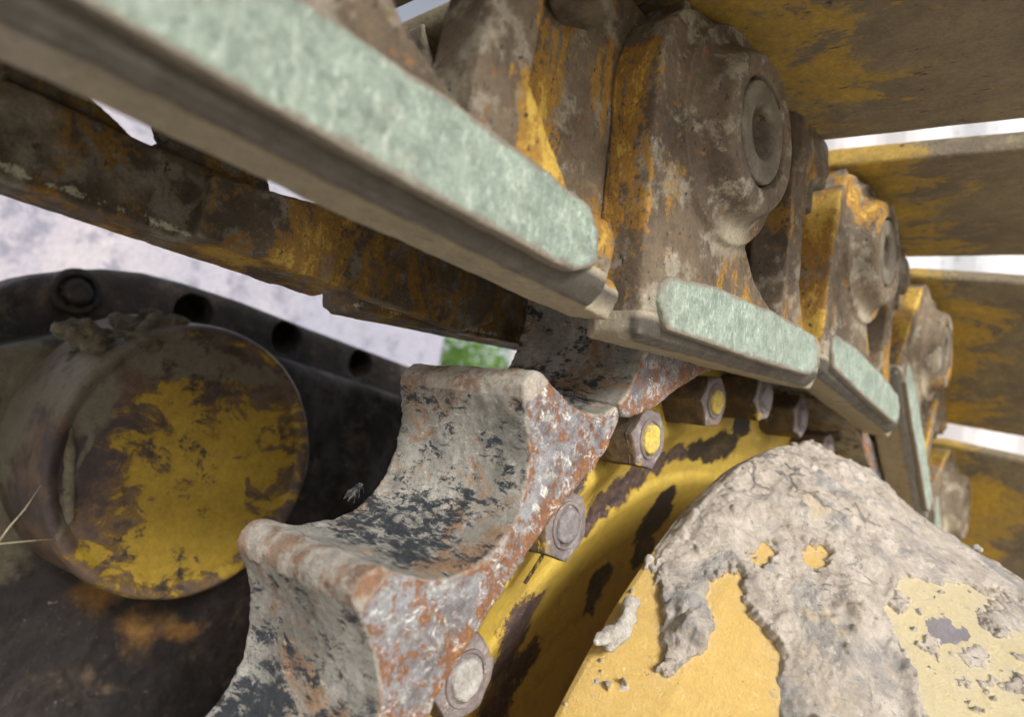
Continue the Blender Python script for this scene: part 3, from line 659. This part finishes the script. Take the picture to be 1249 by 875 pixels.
c = coords(SHM); c[:, 0] -= .14 * np.clip(c[:, 1] - .03, 0, 1); setco(SHM, c); attr(SHM, 'paint', np.clip(1 - np.hypot((c[:, 0] + .02) / .13, (c[:, 1] - .04) / .055), -.3, 1)); SHM.materials.append(SHOE)
bm = bmesh.new(); prism(bm, hexpts(.0115), .0, .0); bm.free()
bm = bmesh.new()
for i in range(1): 
    a = [bm.verts.new((.0105 * math.cos(R_(60 * i)), .0105 * math.sin(R_(60 * i)), .014)) for i in range(6)]; b = [bm.verts.new((v.co.x, v.co.y, -.003)) for v in a]
    bm.faces.new(a); bm.faces.new(list(reversed(b)))
    for i in range(6): bm.faces.new((a[i], b[i], b[(i + 1) % 6], a[(i + 1) % 6]))
SNUT = bake(bm, 'shoe_nut', .0007, 3); rough_up(SNUT, .0004, 160, 3); SNUT.materials.append(PIN)
PINS = [(.213, .397)]
step = .209
tilts = [5.8, -3.0, -36.0, -58.0]         # heading of each following link
heads = []
x, z = .213, .397
nodes = []
# links: (pin x, pin z, tilt)   tilt = rise towards the rear, degrees
nodes.append((.412 + .209, .397, 0.0)); nodes.append((.412, .397, 0.0)); 
for t in tilts:
    nodes.append((x + (.006 if len(nodes) == 3 else 0), z, t)); x -= step * math.cos(R_(t)); z += step * math.sin(R_(t))
for (x, z, t) in nodes:
    rot = (0, R_(t), 0)
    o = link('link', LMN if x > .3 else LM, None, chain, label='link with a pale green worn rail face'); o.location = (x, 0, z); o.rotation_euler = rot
    link('rail_face', PAD, None, o); link('pin', PINM, None, o); link('bore_plug', PLUG, None, o); link('bushing', BM_, None, o)
    sn = link('shoe_nut', SNUT, None, o); sn.location = (-.112, .030, 0); sn.rotation_euler = (0, 0, .3)
    i = link('link', LMI, None, chain, label='inner link, oily and brown'); i.location = (x + .040, 0, z); i.rotation_euler = rot
    s = link('track_shoe', SHM, None, chain); s.rotation_euler = rot
    a_, b_ = {0: (.075, -.165), 2: (.068, -.124), 3: (.034, -.117), 4: (.044, -.140), 5: (.044, -.130)}.get({0: 0, 1: 1}.get(nodes.index((x, z, t)), nodes.index((x, z, t))), (.075, -.117))
    s.scale = ((a_ - b_) / .161, 1, 1); off_ = (a_ + b_) / 2 - (.044 - .117) / 2 * s.scale[0]; s.location = (x + off_ * math.cos(R_(t)), 0, z - off_ * math.sin(R_(t)))

bm = bmesh.new()
for _ in range(60):
    px = random.uniform(205, 288); py = 165 + (px - 190) * .42 + random.uniform(-20, 26)
    ball(bm, hy(px, py, random.uniform(-.096, -.078)), random.uniform(.002, .005), 2, (1.4, 1, .8))
me = bake(bm, 'packed_mud', .0013, 3); rough_up(me, .004, 70, 5, 6.); rough_up(me, .0018, 260, 4, 6.); o = link('packed_mud', me, DARKMUD, chain); o['kind'] = 'stuff'

# ------------------------------------------------------------------ machine casing on the far side
cas = link('machine_casing', None, label='dark oily cast casing with a round chipped yellow cap at lower left', cat='casing')
def relief(name, outline_top, x0, x1, z0, y, amp, nu, nv, thick):
    xs = np.array([p[0] for p in outline_top]); zs = np.array([p[1] for p in outline_top]); o = np.argsort(xs); xs = xs[o]; zs = zs[o]
    def Pf(u, v):
        x = x0 + (x1 - x0) * u; top = np.interp(x, xs, zs); k = np.clip(v / .93, 0, 1)
        z = z0 + (top - z0) * k; back = np.clip((v - .93) / .07, 0, 1); edge = np.clip((top - z) / .012, 0, 1)
        yy = y - (1 - np.sqrt(1 - (1 - edge) ** 2)) * .012 * (back == 0) - (.012 + back * thick) * (back > 0)
        yy = yy + amp * fbm(np.stack([x, yy * 0, z], 1), 18, 5) * edge
        return np.stack([x, yy, z], 1)
    return grid_mesh(name, Pf, nu, nv)
tops = [tuple(hy(px, py, -.40)[[0, 2]]) for px, py in ((-60, 375), (0, 348), (40, 334), (90, 328), (130, 327), (180, 332), (230, 345), (300, 368), (380, 400), (490, 442), (560, 470))]
f1 = relief('flange', tops, tops[0][0], -.10, -.3, -.40, .003, 500, 300, .06)
c = coords(f1)
for (px, py, r) in ((236, 383, .016), (350, 412, .015), (440, 444, .014)):
    P = hy(px, py, -.40); d = np.hypot(c[:, 0] - P[0], c[:, 2] - P[2]); c[:, 1] -= .03 * np.clip((r - d) / .003, 0, 1) * (c[:, 1] > -.43)
setco(f1, c)
attr(f1, 'dust', np.full(len(f1.vertices), -.05)); attr(f1, 'ochre', np.full(len(f1.vertices), -.9))
link('flange', f1, CAS, cas)
tops2 = [tuple(hy(px, py, -.33)[[0, 2]]) for px, py in ((-80, 440), (0, 424), (60, 412), (130, 398), (200, 396), (245, 402), (300, 420), (400, 452), (490, 482), (560, 505))]
f2 = relief('ledge', tops2, tops2[0][0], -.02, -.3, -.33, .007, 640, 420, .06)
c = coords(f2); 
HH = lambda px, py: np.array(hy(px, py, -.33))
blobs(f2, 'dust', [(HH(60, 470), (.06, .05, .03)), (HH(150, 420), (.06, .05, .018)), (HH(30, 560), (.04, .05, .08)), (HH(250, 415), (.04, .05, .01))], .01, 25)
blobs(f2, 'ochre', [(HH(120, 720), (.022, .05, .02)), (HH(170, 765), (.024, .05, .02)), (HH(220, 760), (.025, .05, .01)), (HH(100, 660), (.01, .05, .02))], .01, 25)
link('ledge', f2, CAS, cas)
# recessed bolt pockets between flange and ledge, a ringed bolt at left
for (px, py, r) in ((93, 356, .015),):
    P = hy(px, py, -.398); bm = bmesh.new(); lathe(bm, P[0], P[2], [(.017, -.41), (.017, -.396), (.0155, -.394), (.012, -.394), (.011, -.398), (.009, -.398), (.009, -.391), (.007, -.389), (.0005, -.389)], 40)
    me = bake(bm, 'flange_bolt', .0012, 3); rough_up(me, .0012, 90, 3); attr(me, 'dust', np.full(len(me.vertices), -.05)); attr(me, 'ochre', np.full(len(me.vertices), -1.)); link('flange_bolt', me, CAS, cas)
# round cap
CX, CY, CZ = .2595, -.25, .2125
def cap():
    prof = [(.092, -.345), (.089, -.325), (.087, -.300), (.086, -.278), (.085, -.262), (.0835, -.256), (.081, -.2535), (.078, -.2545), (.074, -.2575), (.05, -.2585), (.02, -.2585), (.0005, -.2585)]
    pr = []
    for (r0, y0), (r1, y1) in zip(prof[:-1], prof[1:]):
        n = max(1, int(math.hypot(r1 - r0, y1 - y0) / .0012))
        for i in range(n): pr.append((r0 + (r1 - r0) * i / n, y0 + (y1 - y0) * i / n))
    pr.append(prof[-1]); pr = np.array(pr)
    def Pf(u, v):
        k = v * (len(pr) - 1); r = np.interp(k, np.arange(len(pr)), pr[:, 0]); y = np.interp(k, np.arange(len(pr)), pr[:, 1]); t = -u * 2 * math.pi
        return np.stack([CX + r * np.cos(t) * .94, y, CZ + r * np.sin(t)], 1)
    me = grid_mesh('round_cap', Pf, 400, len(pr))
    rough_up(me, .0012, 35, 4)
    C = lambda px, py: np.array(hy(px, py, -.2585))
    blobs(me, 'paint', [(C(265, 570), (.050, .05, .058)), (C(235, 640), (.048, .05, .044)), (C(205, 680), (.026, .05, .016)), (C(310, 540), (.02, .05, .03)), (C(220, 500), (.03, .05, .016))], .012, 30)
    cpy = coords(me)
    blobs(me, 'dust', [(hy(170, 395, -.31), (.07, .05, .035)), (hy(60, 520, -.32), (.03, .05, .05)), (C(180, 420), (.05, .06, .02)), (C(240, 440), (.04, .06, .013)), (C(110, 470), (.02, .06, .03)), (C(92, 580), (.003, .06, .035)), (C(290, 455), (.03, .06, .008))], .008, 40)
    return me
link('round_cap', cap(), CAP, cas, label='round ochre cap with chipped paint')
def strip(name, pts, rad, mat, amp, seed):
    bm = bmesh.new(); tube(bm, pts, rad, 10); me = bake(bm, name, .0013, 3); rough_up(me, amp, 60, 5, seed); return link(name, me, mat, cas)
C = lambda px, py, y=-.256: hy(px, py, y)
strip('mud_ridge', [C(88, 520), C(84, 560), C(82, 600), C(86, 640)], [.002, .0035, .0035, .002], DARKMUD, .003, 1.)
bm = bmesh.new()
for _ in range(46):
    px = random.uniform(95, 320); py = 405 + abs(px - 190) * .22 + random.uniform(-6, 32) - (14 if px < 230 else 0)
    ball(bm, hy(px, py, random.uniform(-.30, -.262)), random.uniform(.004, .009), 2, (1.8, .8, .6))
me = bake(bm, 'mud_deposit', .0016, 3); rough_up(me, .008, 60, 5, 6.); rough_up(me, .004, 170, 5, 6.); o = link('mud_deposit', me, DARKMUD, cas); o['kind'] = 'stuff'

# ------------------------------------------------------------------ small things
# fly on the sprocket pocket edge
def fly():
    root = link('fly', None, label='small dark fly sitting on the left edge of the sprocket pocket', cat='fly')
    P = Vector(hy(432, 606, -.0535)); root.location = P + Vector((.0, -.0, .0018))
    up = Vector((0, .2, 1)).normalized(); d = (Vector(hy(441, 598, -.0535)) - Vector(hy(420, 620, -.0535))).normalized(); s = d.cross(up)
    dk = m_simple('fly_body', (.010, .011, .015), (.03, .03, .035), 600, .3, 0, .0002); gl = m_simple('fly_wing', (.04, .037, .035), (.09, .08, .065), 500, .25, 0, .0001)
    def part(n, items, mt):
        bm = bmesh.new()
        for (a, b, c_, r, q) in items: ball(bm, d * a + s * b + up * c_, r, 2, q)
        me = mesh_from(bm, n); smooth(me); link(n, me, mt, root)
    part('body', [(0, 0, .0006, .0016, (1.1, 1, .9)), (-.0024, 0, .0004, .0016, (1.3, 1.1, .8)), (.0021, 0, .0006, .0011, (1, 1, 1))], dk)
    part('eye', [(.0026, .0007, .0010, .0006, (1, 1, 1)), (.0026, -.0007, .0010, .0006, (1, 1, 1))], gl)
    for sg in (-1, 1):
        bm = bmesh.new(); tube(bm, [d * -.0002 + s * sg * .0006 + up * .0018, d * -.003 + s * sg * .0016 + up * .0017, d * -.0058 + s * sg * .0016 + up * .0010], [.0002, .0009, .0002], 6)
        me = mesh_from(bm, 'wing'); smooth(me); link('wing', me, gl, root)
        for j in (-1, 0, 1):
            bm = bmesh.new(); tube(bm, [d * j * .001 + s * sg * .0008, d * j * .0022 + s * sg * .0028 + up * .0010, d * j * .0028 + s * sg * .0040 - up * .0016], .00016, 5)
            me = mesh_from(bm, 'leg'); link('leg', me, dk, root)
fly()
# dry straws caught on the casing
def straw(pts, lab):
    bm = bmesh.new(); tube(bm, pts, [.0005] * (len(pts) - 1) + [.0001], 6); me = mesh_from(bm, 'dry_straw'); smooth(me)
    link('dry_straw', me, m_simple('dry_straw', (.45, .40, .26), (.55, .5, .35), 80, .7), label=lab, cat='straw')
straw([hy(-20, 668, -.23), hy(0, 664, -.235), hy(30, 661, -.24), hy(66, 658, -.245)], 'pale dry straw lying level at the left edge of the casing')
straw([hy(-4, 665, -.24), hy(10, 645, -.24), hy(30, 622, -.245), hy(50, 592, -.25)], 'thin dry straw rising steeply at the left edge of the casing')
